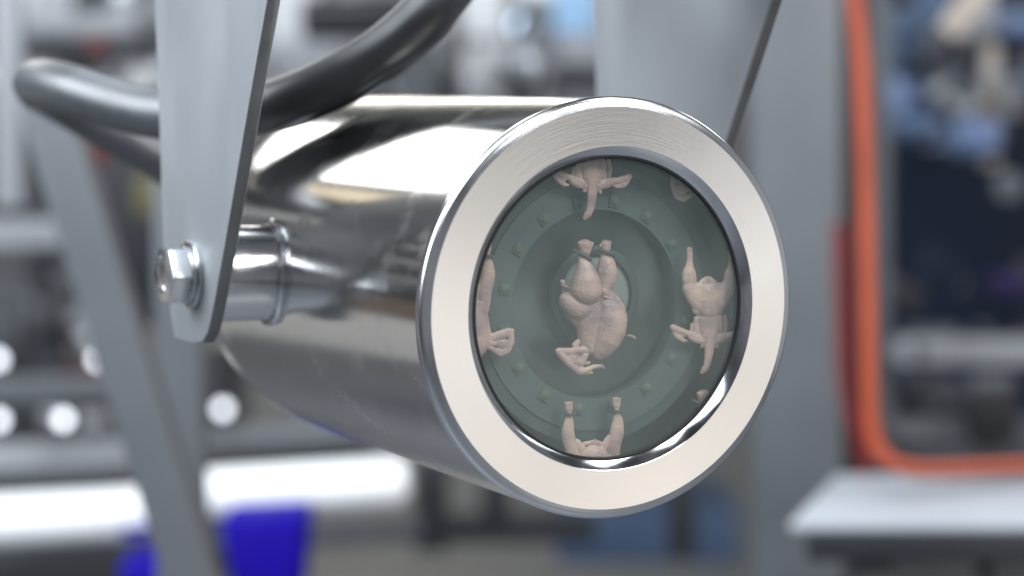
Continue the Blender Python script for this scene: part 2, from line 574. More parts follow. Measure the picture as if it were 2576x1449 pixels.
for k in range(16):
    a = 2 * math.pi * (k + 0.5) / 16
    c = (px + 0.0352 * math.cos(a), SP - 0.0004, pz + 0.0352 * math.sin(a))
    Rm = Matrix.Rotation(-a, 3, 'Y')
    lp = MB().box(c, (0.0040, 0.0003, 0.0040), Rm, 0.0001).build('led', M_LEDD, LB, local=True)
    dm = MB()
    dm.lathe([(c[1] - 0.0001 - 0.0006 * math.sin(t), 0.0015 * math.cos(t) + 1e-5) for t in np.linspace(0, math.pi / 2, 6)], 18, c[0], c[2])
    o = dm.build('led', M_LED, LB, local=True)

# trunnion bosses and their weld beads, welded to both sides of the barrel
TS, TH, TR = 0.139, 0.0045, 0.0175


def saddle(rr, lift, side):
    out = []
    for k in range(49):
        a = 2 * math.pi * k / 48
        y, z = TS + rr * math.cos(a), TH + rr * math.sin(a)
        out.append((-side * (math.sqrt(R * R - z * z) + lift), y, z))
    return out


for side in (1, -1):
    b = MB()
    n = 64
    rings = []
    for (l, r) in ((0.0918, TR - 0.0006), (0.0912, TR), (0.080, TR), (None, TR)):
        ring = []
        for k in range(n):
            a = 2 * math.pi * k / n
            y, z = TS + r * math.cos(a), TH + r * math.sin(a)
            ring.append((-side * (l if l else math.sqrt(R * R - z * z) - 0.001), y, z))
        rings.append(ring)
    f = [(i * n + k, i * n + (k + 1) % n, (i + 1) * n + (k + 1) % n, (i + 1) * n + k) for i in range(3) for k in range(n)]
    f.append(tuple(range(n)))
    b.add([q for r_ in rings for q in r_], f)
    bo = b.build('trunnion_boss', M_POL, H, local=True)
    bead = saddle(TR + 0.0009, 0.0007, side)
    rad = [0.0015 * (1 + 0.16 * math.sin(k * 2.9) + 0.10 * math.sin(k * 5.3 + 1)) for k in range(49)]
    MB().path(bead, rad, 10, cap=False).build('weld_bead', M_RIM, bo, local=True)

# ------------------------------------------------------------------ the bracket with its two arms
BR = thing('mounting_bracket', HM, 'pale grey steel fork bracket holding the housing between two tapering flat arms', 'bracket')
L0 = 0.092
outl = [(0.1905, 0.17), (0.1835, 0.1058), (0.1797, 0.0608), (0.1785, 0.0398), (0.1765, 0.0156), (0.1735, 0.0), (0.1690, -0.0125)]
front_l = [(0.0258, 0.17), (0.0633, 0.1017), (0.0773, 0.0758), (0.0884, 0.0549), (0.1092, 0.0151), (0.1184, -0.0015), (0.1225, -0.0085)]
corner_l = [(0.1270, -0.0150), (0.1330, -0.0194), (0.1420, -0.0207), (0.1560, -0.0212), (0.1650, -0.0210)]
poly = outl + corner_l[::-1] + front_l[::-1]
MB().prism([(-L0, s, h) for (s, h) in poly], (-0.0050, 0, 0), 0.0004).build('bracket_arm', M_PLATE, BR, local=True)
front_r = [(0.0105, 0.17), (0.0485, 0.1045), (0.0773, 0.0550), (0.1003, 0.0151), (0.1120, -0.0015), (0.1190, -0.0085)]
poly = [(s - 0.001, h) for (s, h) in outl] + corner_l[::-1] + front_r[::-1]
MB().prism([(L0, s, h) for (s, h) in poly], (0.0050, 0, 0), 0.0004).build('bracket_arm', M_PLATE, BR, local=True)
MB().box((0, 0.055, 0.150), (2 * L0 - 0.0006, 0.10, 0.006), None, 0.0008).build('bracket_bridge', M_PLATE, BR, local=True)  # unseen bridge, set forward to darken the hose's reflections

for side in (1, -1):
    X0 = -side * (L0 + 0.0050)
    b = MB()
    rr = 0.01125
    BS = TS + 0.0035
    hexv = [(BS + rr * math.cos(math.pi / 3 * k), TH + rr * math.sin(math.pi / 3 * k)) for k in range(6)]
    b.prism([(X0 - side * 0.0038, y, z) for y, z in hexv], (-side * 0.0072, 0, 0), 0.00035)
    bo = b.build('bolt_head', M_BOLT, BR, local=True)
    wv = MB()
    xx = lambda d: X0 - side * d
    def ringx(r0, r1, d0, d1, n=56):
        v, f = [], []
        pr_ = [(d0, r0), (d1, r0), (d1, r1 - 0.0003), (d1 - 0.0003, r1), (d0, r1)]
        for d, r in pr_:
            for k in range(n):
                a = 2 * math.pi * k / n
                v.append((xx(d), BS + r * math.cos(a), TH + r * math.sin(a)))
        for i in range(len(pr_)):
            j = (i + 1) % len(pr_)
            for k in range(n):
                f.append((i * n + k, j * n + k, j * n + (k + 1) % n, i * n + (k + 1) % n))
        return v, f
    wv.add(*ringx(0.0062, 0.0124, 0.0001, 0.0019))
    wv.build('washer', M_WASH, bo, local=True)
    MB().add(*ringx(0.0062, 0.0106, 0.0020, 0.0037)).build('spring_washer', M_WASH, bo, local=True)
    if side == 1:                                       # raised grade marks on the end of the head
        mk = MB()
        xe = xx(0.0110)
        for (u, v_) in ((0.0018, 0.0052), (-0.0008, 0.0056), (-0.0042, -0.0050), (-0.0016, -0.0056), (0.0014, -0.0052)):
            mk.box((xe - 0.00015, BS + 0.004 + u * 0.8, TH + v_), (0.0007, 0.0009, 0.0026), Matrix.Rotation(0.3 * (u * 400), 3, 'X'), 0.0002)
        mk.box((xe - 0.00015, BS - 0.0050, TH + 0.0008), (0.0007, 0.0008, 0.0040), None, 0.0002)
        mk.build('grade_mark', M_BOLT, bo, local=True)

for o in D.objects:
    if o.name.startswith('bracket_arm'):
        o.data.materials.append(M_EDGE)
        for p in o.data.polygons:
            if abs(p.normal.x) < 0.35: p.material_index = 1

# ------------------------------------------------------------------ the hose
hp = [W(1290, -260, 0.90), W(1195, -120, 0.875), W(1085, 22, 0.855), W(1010, 97, 0.850), W(925, 160, 0.848), W(840, 207, 0.850), W(740, 250, 0.858), W(650, 273, 0.870),
      W(520, 290, 0.890), W(390, 284, 0.905), W(270, 254, 0.918), W(185, 226, 0.930), W(120, 209, 0.948), W(93, 211, 0.972), W(118, 232, 0.998), W(180, 268, 1.018), W(270, 322, 1.030), W(400, 398, 1.040), W(520, 470, 1.045), W(640, 560, 1.05)]
end = HM @ Vector((0.0, yb + 0.05, 0.0))
end2 = HM @ Vector((0, yb + 0.012, 0.0))
hp += [np.array(end), np.array(end2)]
MB_h = MB().path(spline(hp, 10), 0.0104, 32)
tag(MB_h.build('cable_hose', M_HOSE), 'thick glossy black hose looping over the steel tube and round behind it', 'hose')

# ------------------------------------------------------------------ plucked chickens behind the window glass
def capsules(chains):
    b = MB()
    for ch in chains:
        for i, (x, y, z, r) in enumerate(ch):
            n, m = 18, 10
            v = [(x, y, z + r)]
            for a in range(1, m):
                t = math.pi * a / m
                for k in range(n):
                    p = 2 * math.pi * k / n
                    v.append((x + r * math.sin(t) * math.cos(p), y + r * math.sin(t) * math.sin(p), z + r * math.cos(t)))
            v.append((x, y, z - r))
            f = [(0, 1 + k, 1 + (k + 1) % n) for k in range(n)]
            for a in range(m - 2):
                for k in range(n):
                    f.append((1 + a * n + k, 1 + (a + 1) * n + k, 1 + (a + 1) * n + (k + 1) % n, 1 + a * n + (k + 1) % n))
            e = len(v) - 1
            f += [(e, 1 + (m - 2) * n + (k + 1) % n, 1 + (m - 2) * n + k) for k in range(n)]
            b.add(v, f)
            if i:
                q = ch[i - 1]
                P, Q = Vector(q[:3]), Vector((x, y, z))
                d = (Q - P).length
                if d < 1e-6 or d <= abs(q[3] - r): continue
                st = max(2, int(d / max(1.2, 0.16 * min(q[3], r))))
                for j in range(1, st):                  # fill the stretch with interpolated balls
                    t = j / st
                    c = P.lerp(Q, t)
                    r2 = q[3] + (r - q[3]) * t
                    b.add([((a_[0] - x) / r * r2 + c.x, (a_[1] - y) / r * r2 + c.y, (a_[2] - z) / r * r2 + c.z) for a_ in v], f)
    return b


def sculpt(name, chains, zf, raw_pts, voxel=1.9, smooth=3):
    """chains in picture-plane units (x right, y down, z to the viewer); returns verts, faces and the rawness per vertex"""
    b = capsules(chains)
    me = D.meshes.new(name)
    me.from_pydata([(x, -y, z * zf) for x, y, z in b.v], [], b.f)
    bm = bmesh.new(); bm.from_mesh(me)
    bmesh.ops.recalc_face_normals(bm, faces=bm.faces[:])
    bm.to_mesh(me); bm.free()
    o = D.objects.new(name, me)
    COL.objects.link(o)
    md = o.modifiers.new('r', 'REMESH'); md.mode = 'VOXEL'; md.voxel_size = voxel; md.use_smooth_shade = True
    ms = o.modifiers.new('s', 'SMOOTH'); ms.iterations = smooth; ms.factor = 0.5
    dg = bpy.context.evaluated_depsgraph_get()
    ev = o.evaluated_get(dg)
    m2 = ev.to_mesh()
    V = np.array([v.co[:] for v in m2.vertices])
    F = [tuple(p.vertices) for p in m2.polygons]
    ev.to_mesh_clear()
    D.objects.remove(o); D.meshes.remove(me)
    V[:, 1] *= -1
    raw = np.zeros(len(V))
    for (x, y, r) in raw_pts:
        raw = np.maximum(raw, np.clip(1.3 - np.hypot(V[:, 0] - x, V[:, 1] - y) / r, 0, 0.8))
    return V, F, raw


def A_(x, y, r, z=0): return (1352.2 + x * .2604, 584.9 + y * .2604, z * .2604, r * .2604)
def B_(x, y, r, z=0): return (1654.3 + x * .2431, 603.8 + y * .2431, z * .2431, r * .2431)


chA = [
    [A_(395, 245, 30, 80), A_(418, 320, 62, 88), A_(430, 400, 100, 92), A_(432, 480, 134, 92), A_(434, 548, 150, 84)],        # near drumstick
    [A_(285, 650, 74, 10), A_(335, 690, 122, 14), A_(400, 720, 130, 14), A_(480, 690, 90, 14)],                               # near thigh
    [A_(432, 128, 66, 70), A_(432, 165, 56, 70), A_(445, 205, 30, 70)], [A_(380, 105, 24, 80)], [A_(485, 108, 26, 80)],          # near foot stump
    [A_(432, 165, 34, 60), A_(402, 262, 30, 60)],
    [A_(665, 120, 50, -20), A_(665, 155, 44, -20)], [A_(618, 132, 18, -20)], [A_(705, 95, 18, -20)],
    [A_(665, 155, 26, -25), A_(665, 240, 44, -25)],
    [A_(665, 230, 48, -20), A_(676, 310, 82, -20), A_(674, 390, 98, -20), A_(668, 460, 92, -20), A_(650, 540, 74, -20)],       # far drumstick
    [A_(630, 560, 60, 0), A_(690, 620, 62, 0), A_(760, 660, 42, 0)],
    [A_(250, 480, 26, -10), A_(252, 505, 20, -10), A_(330, 560, 20, -10)],
    [A_(500, 720, 130, -30), A_(490, 820, 134, -22), A_(496, 920, 114, -22), A_(502, 1020, 100, -22), A_(508, 1110, 80, -20)], # back
    [A_(360, 800, 62, -20), A_(420, 880, 56, -20)],
    [A_(655, 700, 90, 20), A_(705, 750, 128, 20), A_(700, 840, 150, 22), A_(684, 930, 152, 24), A_(655, 1025, 138, 20), A_(618, 1105, 108, 14), A_(588, 1170, 68, 10)],  # breast
    [A_(610, 612, 14, 90), A_(700, 655, 14, 75), A_(785, 668, 10, 50)],
    [A_(286, 590, 12, 70), A_(320, 632, 12, 110), A_(440, 655, 12, 130), A_(560, 640, 12, 110)],
    [A_(770, 700, 52, 0), A_(832, 800, 40, -20), A_(850, 900, 24, -30), A_(842, 980, 16, -30), A_(834, 1040, 8, -30)],
    [A_(790, 1000, 8, -60), A_(895, 1005, 9, -60), A_(905, 1005, 17, -50), A_(945, 1012, 13, -50), A_(962, 1030, 12, -50)],     # far wing tip
    [A_(470, 1130, 42, 10), A_(400, 1140, 42, 20), A_(300, 1145, 38, 30), A_(205, 1138, 34, 35)],                             # wing
    [A_(195, 1140, 34, 35), A_(240, 1205, 40, 40), A_(310, 1280, 40, 40), A_(375, 1335, 36, 40)],
    [A_(340, 1190, 46, 15), A_(390, 1250, 40, 15), A_(400, 1300, 30, 15)],
    [A_(385, 1340, 34, 40), A_(450, 1325, 30, 40), A_(530, 1292, 24, 40), A_(600, 1288, 20, 40), A_(622, 1308, 14, 40)],
    [A_(300, 1180, 46, 15), A_(350, 1250, 50, 20), A_(410, 1250, 46, 12), A_(440, 1185, 46, 12)],
    [A_(420, 1355, 22, 30), A_(515, 1350, 12, 30)],
    [A_(370, 1090, 30, -20), A_(400, 1060, 30, -20)], [A_(440, 1265, 24, -20), A_(500, 1262, 22, -20)],
]
rawA = [A_(430, 95, 60), A_(680, 80, 40), A_(900, 1010, 45), A_(625, 1305, 30), A_(380, 1160, 50)]
chB = [
    [B_(338, 92, 34), B_(341, 150, 33), B_(341, 215, 33), B_(338, 280, 48), B_(336, 345, 74), B_(336, 410, 80)],
    [B_(785, 110, 30), B_(795, 190, 33), B_(800, 270, 46), B_(790, 350, 72), B_(785, 420, 78)],
    [B_(345, 500, 86, 10), B_(395, 570, 100, 10), B_(450, 650, 100, 10)],
    [B_(735, 500, 88, 10), B_(680, 580, 105, 10), B_(630, 650, 105, 10)],
    [B_(440, 500, 70, 20), B_(540, 480, 60, 20), B_(640, 500, 70, 20)],
    [B_(540, 520, 110, 30), B_(540, 620, 120, 40), B_(540, 700, 118, 30), B_(540, 745, 90, 10)],
    [B_(430, 720, 62, 0), B_(650, 720, 62, 0)],
    [B_(532, 440, 78, 25), B_(525, 425, 40, 65)], [B_(480, 440, 46, 25)], [B_(585, 440, 46, 25)], [B_(520, 405, 18, 90)],
    [B_(520, 520, 24, 140), B_(535, 620, 22, 150), B_(540, 700, 18, 140)],                                                # spine
    [B_(545, 820, 112, -10), B_(548, 900, 112, -10), B_(550, 970, 102, -10), B_(552, 1030, 76, -10)],
    [B_(425, 820, 34, -20), B_(430, 960, 44, -20)], [B_(668, 810, 36, -20), B_(672, 940, 44, -20)],
    [B_(552, 1000, 66, 20), B_(556, 1080, 56, 20), B_(550, 1160, 50, 20), B_(542, 1230, 45, 20), B_(532, 1290, 40, 20)],
    [B_(528, 1310, 34, 15), B_(505, 1350, 38, 15), B_(478, 1385, 24, 15)], [B_(530, 1360, 18, 15)],
    [B_(480, 1040, 52, 0), B_(420, 1030, 52, 0), B_(365, 1005, 46, 5)],
    [B_(365, 985, 36, 10), B_(290, 960, 32, 10), B_(220, 930, 33, 10), B_(162, 905, 32, 10)],
    [B_(185, 955, 28, -15), B_(225, 1005, 34, -15), B_(280, 1048, 24, -15), B_(318, 1050, 14, -15)], [B_(270, 985, 38, -15)],
    [B_(620, 1045, 52, 0), B_(680, 1030, 54, 0), B_(735, 1010, 46, 5)],
    [B_(735, 1000, 38, 10), B_(815, 990, 33, 10), B_(880, 970, 34, 10), B_(935, 945, 34, 10)],
    [B_(930, 985, 24, -15), B_(880, 1030, 36, -15), B_(820, 1050, 26, -15), B_(775, 1040, 14, -15)], [B_(850, 1010, 34, -15)],
    [B_(735, 790, 24, -50), B_(748, 880, 28, -50), B_(742, 955, 22, -50)], [B_(378, 880, 18, -40), B_(372, 940, 18, -40)],
    [B_(488, 1080, 26, -10), B_(478, 1108, 20, -10)], [B_(630, 1085, 28, -10), B_(642, 1118, 20, -10)],
]
rawB = [B_(490, 1370, 60), B_(338, 70, 40), B_(785, 90, 40), B_(525, 400, 40)]
def C_(x, y, r, z=0): return (x, y, z, r)
chC = [
    [C_(1432, 1018, 10), C_(1432, 1027, 10)], [C_(1424, 1013, 4), C_(1440, 1013, 4)], [C_(1432, 1027, 6), C_(1434, 1048, 7)],
    [C_(1434, 1046, 8), C_(1431, 1065, 13), C_(1429, 1085, 16.5), C_(1431, 1105, 17), C_(1436, 1125, 16), C_(1441, 1150, 15), C_(1443, 1175, 14)],
    [C_(1452, 1112, 9, -3), C_(1462, 1128, 11, -3), C_(1468, 1145, 12, -3)],
    [C_(1551, 1010, 10.5), C_(1551, 1020, 10)], [C_(1544, 1004, 4), C_(1559, 1006, 4)], [C_(1551, 1020, 6), C_(1552, 1042, 7)],
    [C_(1552, 1042, 7.5), C_(1554, 1060, 13), C_(1553, 1080, 17.5), C_(1550, 1100, 18.5), C_(1545, 1122, 16), C_(1545, 1150, 14), C_(1541, 1172, 13)],
    [C_(1533, 1105, 9, -3), C_(1522, 1125, 12, -3), C_(1513, 1145, 13, -3)],
    [C_(1472, 1118, 6, -8), C_(1497, 1114, 7, -8), C_(1510, 1117, 6, -8)], [C_(1497, 1109, 4, 0), C_(1497, 1116, 4, 0)],
    [C_(1488, 1137, 20, 20), C_(1490, 1156, 38, 16), C_(1491, 1182, 54, 8), C_(1491, 1212, 62, 2), C_(1491, 1238, 64, 0), C_(1491, 1262, 48, 0)],
    [C_(1489, 1135, 5, 30), C_(1491, 1165, 6, 40), C_(1491, 1200, 8, 52), C_(1491, 1230, 8, 56)],
    [C_(1532, 1190, 22, 0), C_(1536, 1225, 24, 0), C_(1530, 1258, 22, 0)], [C_(1450, 1190, 22, 0), C_(1446, 1225, 24, 0), C_(1452, 1258, 22, 0)],
    [C_(1491, 1270, 20, -5), C_(1495, 1310, 11, -5), C_(1499, 1332, 9, -5)],
]
for s in (1, -1):
    mx_ = lambda x: 1491 + s * (x - 1491)
    chC += [
        [C_(mx_(1555), 1238, 10, 5), C_(mx_(1580), 1230, 12, 8), C_(mx_(1600), 1222, 10, 8), C_(mx_(1608), 1219, 6, 8)],
        [C_(mx_(1606), 1222, 7, 10), C_(mx_(1606), 1245, 8, 10), C_(mx_(1598), 1266, 8, 10)],
        [C_(mx_(1596), 1268, 9, 8), C_(mx_(1580), 1275, 9, 8), C_(mx_(1562), 1265, 7, 10), C_(mx_(1545), 1254, 5, 12)],
        [C_(mx_(1574), 1246, 13, 2), C_(mx_(1586), 1252, 15, 2)], [C_(mx_(1566), 1252, 5, 14), C_(mx_(1550), 1248, 5, 14)],
    ]
rawC = [C_(1432, 1010, 10)[:2] + (10,), C_(1551, 1003, 10)[:2] + (10,), (1499, 1335, 14)]
rawA = [(p[0], p[1], p[3]) for p in rawA]
rawB = [(p[0], p[1], p[3]) for p in rawB]

KPX = 0.7404 / FPX
SCULPT = {
    'a': (sculpt('a', chA, 0.85, rawA, 1.4, 5), 0.0118),
    'b': (sculpt('b', chB, 0.50, rawB, 1.4, 2), 0.0098),
    'c': (sculpt('c', chC, 0.48, rawC, 1.4, 2), 0.0098),
}


def chicken(kind, dx, dy, label, stumps):
    (V, F, raw), s0 = SCULPT[kind]
    v = np.zeros_like(V)
    # picture-plane units to the housing frame
    x0, z0 = G(1500, 770, s0)
    xa, _ = G(1600, 770, s0)
    _, za = G(1500, 870, s0)
    kx, kz = (xa - x0) / 100, (za - z0) / 100
    _, zs = G(1600, 770, s0)
    kzx = (zs - z0) / 100
    xs, _ = G(1500, 870, s0)
    kxy = (xs - x0) / 100
    X, Y = V[:, 0] + dx - 1500, V[:, 1] + dy - 770
    v[:, 0] = x0 + kx * X + kxy * Y
    v[:, 2] = z0 + kz * Y + kzx * X
    v[:, 1] = s0 - V[:, 2] * KPX
    v[:, 1] = np.maximum(v[:, 1], 0.0046)
    rr = np.hypot(v[:, 0], v[:, 2])
    k = np.where(rr > 0.058, (0.058 + 0.12 * np.tanh((rr - 0.058) / 0.12 * 0.25)).clip(0, 0.063) / rr, 1.0)   # pressed against the liner
    v[:, 0] *= k
    v[:, 2] *= k
    base = np.array([v[:, 0].mean(), v[:, 1].mean(), v[:, 2].max()])
    Mw = HM @ Matrix.Translation(Vector(base))
    me = D.meshes.new('plucked_chicken')
    me.from_pydata([tuple(p) for p in v - base], [], F)
    me.polygons.foreach_set('use_smooth', [True] * len(F))
    at = me.attributes.new('raw', 'FLOAT', 'POINT')
    at.data.foreach_set('value', raw.astype(np.float32))
    me.materials.append(M_SKIN)
    o = D.objects.new('plucked_chicken', me)
    COL.objects.link(o)
    o.matrix_world = Mw
    WM[o.name] = Mw
    tag(o, label, 'chicken', 'plucked chickens hanging behind the round window')
    # the shackle wire that crosses each shank
    for (ax, ay, bx, by, r, z) in stumps:
        pts = []
        for t in np.linspace(-1, 1, 13):
            X, Y = (ax + bx) / 2 + t * (bx - ax) / 2 + dx - 1500, (ay + by) / 2 + t * (by - ay) / 2 + dy - 770
            zz = z + 9 * math.sqrt(max(0.0, 1 - t * t)) - 9 * t * t
            p = (x0 + kx * X + kxy * Y, max(s0 - zz * KPX, 0.0046), z0 + kz * Y + kzx * X)
            if math.hypot(p[0], p[2]) > 0.0625: continue
            pts.append(np.array(p) - base)
        if len(pts) > 4:
            MB().path(pts, r * KPX, 10).build('shackle', M_SHACK, o, local=True)
    return o


stA = [A_(330, 175, 0)[:2] + A_(490, 265, 0)[:2] + (4.6, 20.0), A_(590, 165, 0)[:2] + A_(745, 225, 0)[:2] + (4.2, 2.0)]
stC = [(1421, 1039.5, 1446, 1041.5, 3.4, 3.0), (1539, 1035, 1565, 1037, 3.4, 3.0)]
chicken('a', 0, 0, 'plucked chicken in the middle of the round window with one wing folded below', stA)
chicken('b', 0, 0, 'plucked chicken at the right of the round window, wings spread and neck hanging', [])
chicken('b', -300, -390, 'plucked chicken at the top of the window, only wings and hanging neck showing', [])
chicken('c', -316, -389, 'plucked chicken cut by the left window edge, one leg and one wing showing', stC)
chicken('c', 0, 0, 'plucked chicken at the bottom of the window, two legs up, breast just showing', stC)
chicken('c', 316, -779, 'plucked chicken at the upper right window edge, only a folded wing showing', stC)
chicken('a', 303, 382, 'plucked chicken at the lower right window edge, only one foot stump showing', stA)

# ------------------------------------------------------------------ the hall's machinery, far out of focus
P_GREY = mat('grey_machine_paint', (0.092, 0.098, 0.105), 0.45, 0.0, 0.5, var=0.08, scale=6)
P_PALE = mat('pale_grey_paint', (0.48, 0.48, 0.485), 0.4, 0.0, 0.5, var=0.08, scale=6)
P_DULLBLUE = mat('dull_blue_paint', (0.09, 0.13, 0.23), 0.45, 0.0, 0.4, var=0.2, scale=20)
P_VIO = mat('dark_violet_paint', (0.012, 0.006, 0.05), 0.5, 0.0, 0.3)
P_COL = mat('grey_column_paint', (0.086, 0.093, 0.101), 0.45, 0.0, 0.5, var=0.10, scale=9)
P_TABLE = mat('pale_table_coating', (0.31, 0.33, 0.355), 0.4, 0.0, 0.5, var=0.06, scale=9)
P_LIGHT = mat('light_grey_paint', (0.22, 0.225, 0.24), 0.45, 0.0, 0.5, var=0.06, scale=6)
P_WHITE = mat('white_paint', (0.80, 0.80, 0.80), 0.35, 0.0, 0.5, var=0.03, scale=6)
P_DARK = mat('dark_machine_paint', (0.016, 0.018, 0.022), 0.5, 0.0, 0.4, var=0.2, scale=8)
P_BLACK = mat('black_paint', (0.008, 0.009, 0.012), 0.5, 0.0, 0.4)
P_NAVY = mat('navy_paint', (0.006, 0.009, 0.020), 0.75, 0.0, 0.15, var=0.2, scale=6)
P_MID = mat('mid_grey_paint', (0.058, 0.062, 0.069), 0.5, 0.0, 0.4, var=0.1, scale=8)
P_BLUE = mat('deep_blue_plastic', (0.007, 0.001, 0.21), 0.7, 0.0, 0.1)
P_SKY = mat('pale_blue_panel', (0.24, 0.38, 0.54), 0.4, 0.0, 0.4)
P_DBLUE = mat('blue_paint', (0.042, 0.068, 0.12), 0.4, 0.0, 0.4)
P_RED = mat('dark_red_paint', (0.10, 0.012, 0.012), 0.45, 0.0, 0.4)
P_ORANGE = mat('orange_cable_jacket', (0.32, 0.055, 0.020), 0.42, 0.0, 0.4, var=0.10, scale=20)
P_CRIM = mat('crimson_cable_jacket', (0.12, 0.006, 0.006), 0.42, 0.0, 0.4)
P_BEIGE = mat('beige_paint', (0.36, 0.31, 0.26), 0.5, 0.0, 0.4)
P_YEL = mat('olive_yellow_paint', (0.085, 0.078, 0.035), 0.5, 0.0, 0.4)
P_STEEL = mat('brushed_steel', (0.55, 0.57, 0.60), 0.35, 1.0, var=0.06, scale=10)


def one(name, mb, m, label, cat, group=None):
    return tag(mb.build(name, m), label, cat, group)


def pxm(z): return z / FPX


def blk(x0, y0, x1, y1, z, depth, rz=0.0, bev=0.006):
    """a bevelled block whose near face spans a picture rectangle at distance z"""
    c = W((x0 + x1) / 2, (y0 + y1) / 2, z)
    k = pxm(z)
    return MB().box(c + np.array([0, depth / 2, 0]), ((x1 - x0) * k, depth, (y1 - y0) * k), Matrix.Rotation(rz, 3, 'Z'), bev)


# posts and struts near the housing
one('diagonal_strut', MB().beam(W(112, 238, 1.40), W(520, 1560, 1.40), 0.031, 0.031, 0.003), P_GREY, 'grey square steel strut leaning diagonally across the left side', 'strut')
one('machine_post', MB().beam(W(452, 330, 1.62), W(462, 1620, 1.62), 0.034, 0.034, 0.003), P_GREY, 'grey upright machine post directly behind the bolted bracket arm', 'post')
one('steel_column', MB().beam(W(1990, -200, 1.95), W(2002, 1700, 1.95), 0.077, 0.06, 0.006), P_COL, 'wide grey upright column behind the right side of the steel ring', 'column')
one('orange_cable', MB().path(spline([W(2138, -120, 1.62), W(2152, 0, 1.62), W(2166, 150, 1.62), W(2176, 400, 1.62), W(2182, 700, 1.62), W(2186, 950, 1.62), W(2190, 1050, 1.62), W(2204, 1120, 1.62), W(2240, 1162, 1.62), W(2300, 1180, 1.63), W(2400, 1182, 1.66), W(2660, 1172, 1.72)], 8), 0.0060, 20), P_ORANGE, 'orange cable hanging beside the grey column and bending right above the white table', 'cable')
one('red_cable', MB().path(spline([W(2112, 560, 1.8), W(2116, 700, 1.8), W(2120, 850, 1.8), W(2126, 960, 1.8), W(2142, 1050, 1.8), W(2160, 1110, 1.8), W(2180, 1190, 1.8)], 8), 0.0055, 16), P_CRIM, 'dark red cable running down between the grey column and the orange cable', 'cable')

# white table at the lower right
tb = thing('white_table', W(2300, 1400, 1.7), 'white table top under the orange cable at the lower right', 'table')
zf, zn = 0.30 * 5.73, 0.30 * 5.116
Hh = lambda px_, z_: np.array([(px_ - 1288) / FPX * z_ * 1.0, 0, 0]) 
top = [W(2105, 1195, 1.73), W(2900, 1195, 1.73), W(2900, 1322, 1.535), W(1985, 1305, 1.535)]
zt = np.mean([p[2] for p in top])
top = [np.array([p[0], p[1], zt]) for p in top]
MB().prism(top, (0, 0, -0.006), 0.0015).build('table_top', P_TABLE, tb)
ap = [p + np.array([0.012, 0, -0.0065]) for p in top]
MB().prism(ap, (0, 0, -0.02), 0.001).build('shadow_apron', P_DARK, tb)  # dark strip put in for the shadow under the table top
for q in (ap[0] + np.array([0.03, -0.03, -0.02]), ap[3] + np.array([0.05, 0.03, -0.02])):
    MB().beam(q, np.array([q[0], q[1], 0.0]), 0.03, 0.03, 0.002).build('leg', P_MID, tb)
one('drawer_unit', blk(2190, 1398, 2460, 1500, 1.62, 0.10), P_LIGHT, 'light grey drawer front under the white table, left one of two', 'drawer')
one('drawer_unit', blk(2490, 1400, 2760, 1500, 1.62, 0.10), P_LIGHT, 'light grey drawer front under the white table, at the right picture edge', 'drawer')

# dark machine enclosure on the right
en = thing('machine_enclosure', W(2450, 1150, 2.3), 'dark machine enclosure with a grey window frame behind the orange cable', 'machine')
k = pxm(2.3)
fr = MB()
fr.beam(W(2212, -150, 2.3), W(2212, 1130, 2.3), 40 * k, 0.05, 0.006)
fr.beam(W(2195, 1112, 2.3), W(2800, 1112, 2.3), 0.05, 70 * k, 0.006)
fr.path(spline([W(2222, 1000, 2.28), W(2232, 1060, 2.28), W(2262, 1092, 2.28), W(2330, 1100, 2.28)], 6), 26 * k, 12)
fr.build('window_frame', P_MID, en)
MB().box(W(2500, 560, 3.45), (0.44, 0.5, 0.80)).build('inner_panel', P_NAVY, en)
blk(2262, 860, 2800, 922, 2.4, 0.05).build('cross_rail', P_LIGHT, en)
blk(2230, 980, 2330, 1090, 2.55, 0.05).build('base_block', P_DARK, en)
MB().beam(W(2330, 940, 2.6), W(2560, 1080, 2.6), 0.02, 0.02).build('brace', P_MID, en)
one('equipment_rack', MB().box(W(2440, 120, 3.9), (0.50, 0.2, 0.46), None, 0.01), P_NAVY, 'dark blue rack filling the upper right corner behind the cable', 'rack')
one('boom', MB().beam(W(2380, 88, 2.25), W(2500, -70, 2.25), 0.024, 0.024, 0.004), P_BEIGE, 'beige diagonal arm at the top right', 'arm')
one('white_pole', MB().beam(W(2492, 110, 2.6), W(2490, 420, 2.6), 0.018, 0.018, 0.004), P_BEIGE, 'thin pale upright pole in the dark upper right area', 'pole')
one('blue_canister', MB().rod(W(2250, 320, 2.5), W(2360, 322, 2.5), 0.018), P_DBLUE, 'blue canister lying right beside the orange cable', 'canister')
one('blue_canister', MB().rod(W(2400, 345, 2.5), W(2510, 352, 2.5), 0.022), P_DULLBLUE, 'lighter blue canister lying farther right in the dark machine', 'canister')
one('blue_box', blk(2250, 20, 2306, 190, 2.7, 0.05), P_DBLUE, 'small dark blue upright box right of the top of the orange cable', 'box')
one('grey_fitting', MB().rod(W(2350, 250, 2.6), W(2420, 200, 2.6), 0.014), P_LIGHT, 'small pale fitting above the two blue canisters', 'fitting')
one('grey_fitting', MB().rod(W(2355, 60, 2.7), W(2345, 150, 2.7), 0.013), P_MID, 'small dull upright fitting below the beige diagonal arm', 'fitting')
one('round_gauge', MB().rod(W(2540, 470, 2.3), W(2540, 470, 2.36), 0.016), P_MID, 'round grey knob at the far right edge', 'knob')
one('violet_sign', blk(2500, 690, 2640, 740, 2.5, 0.03), P_VIO, 'deep violet blue strip at the right edge of the dark enclosure', 'strip')
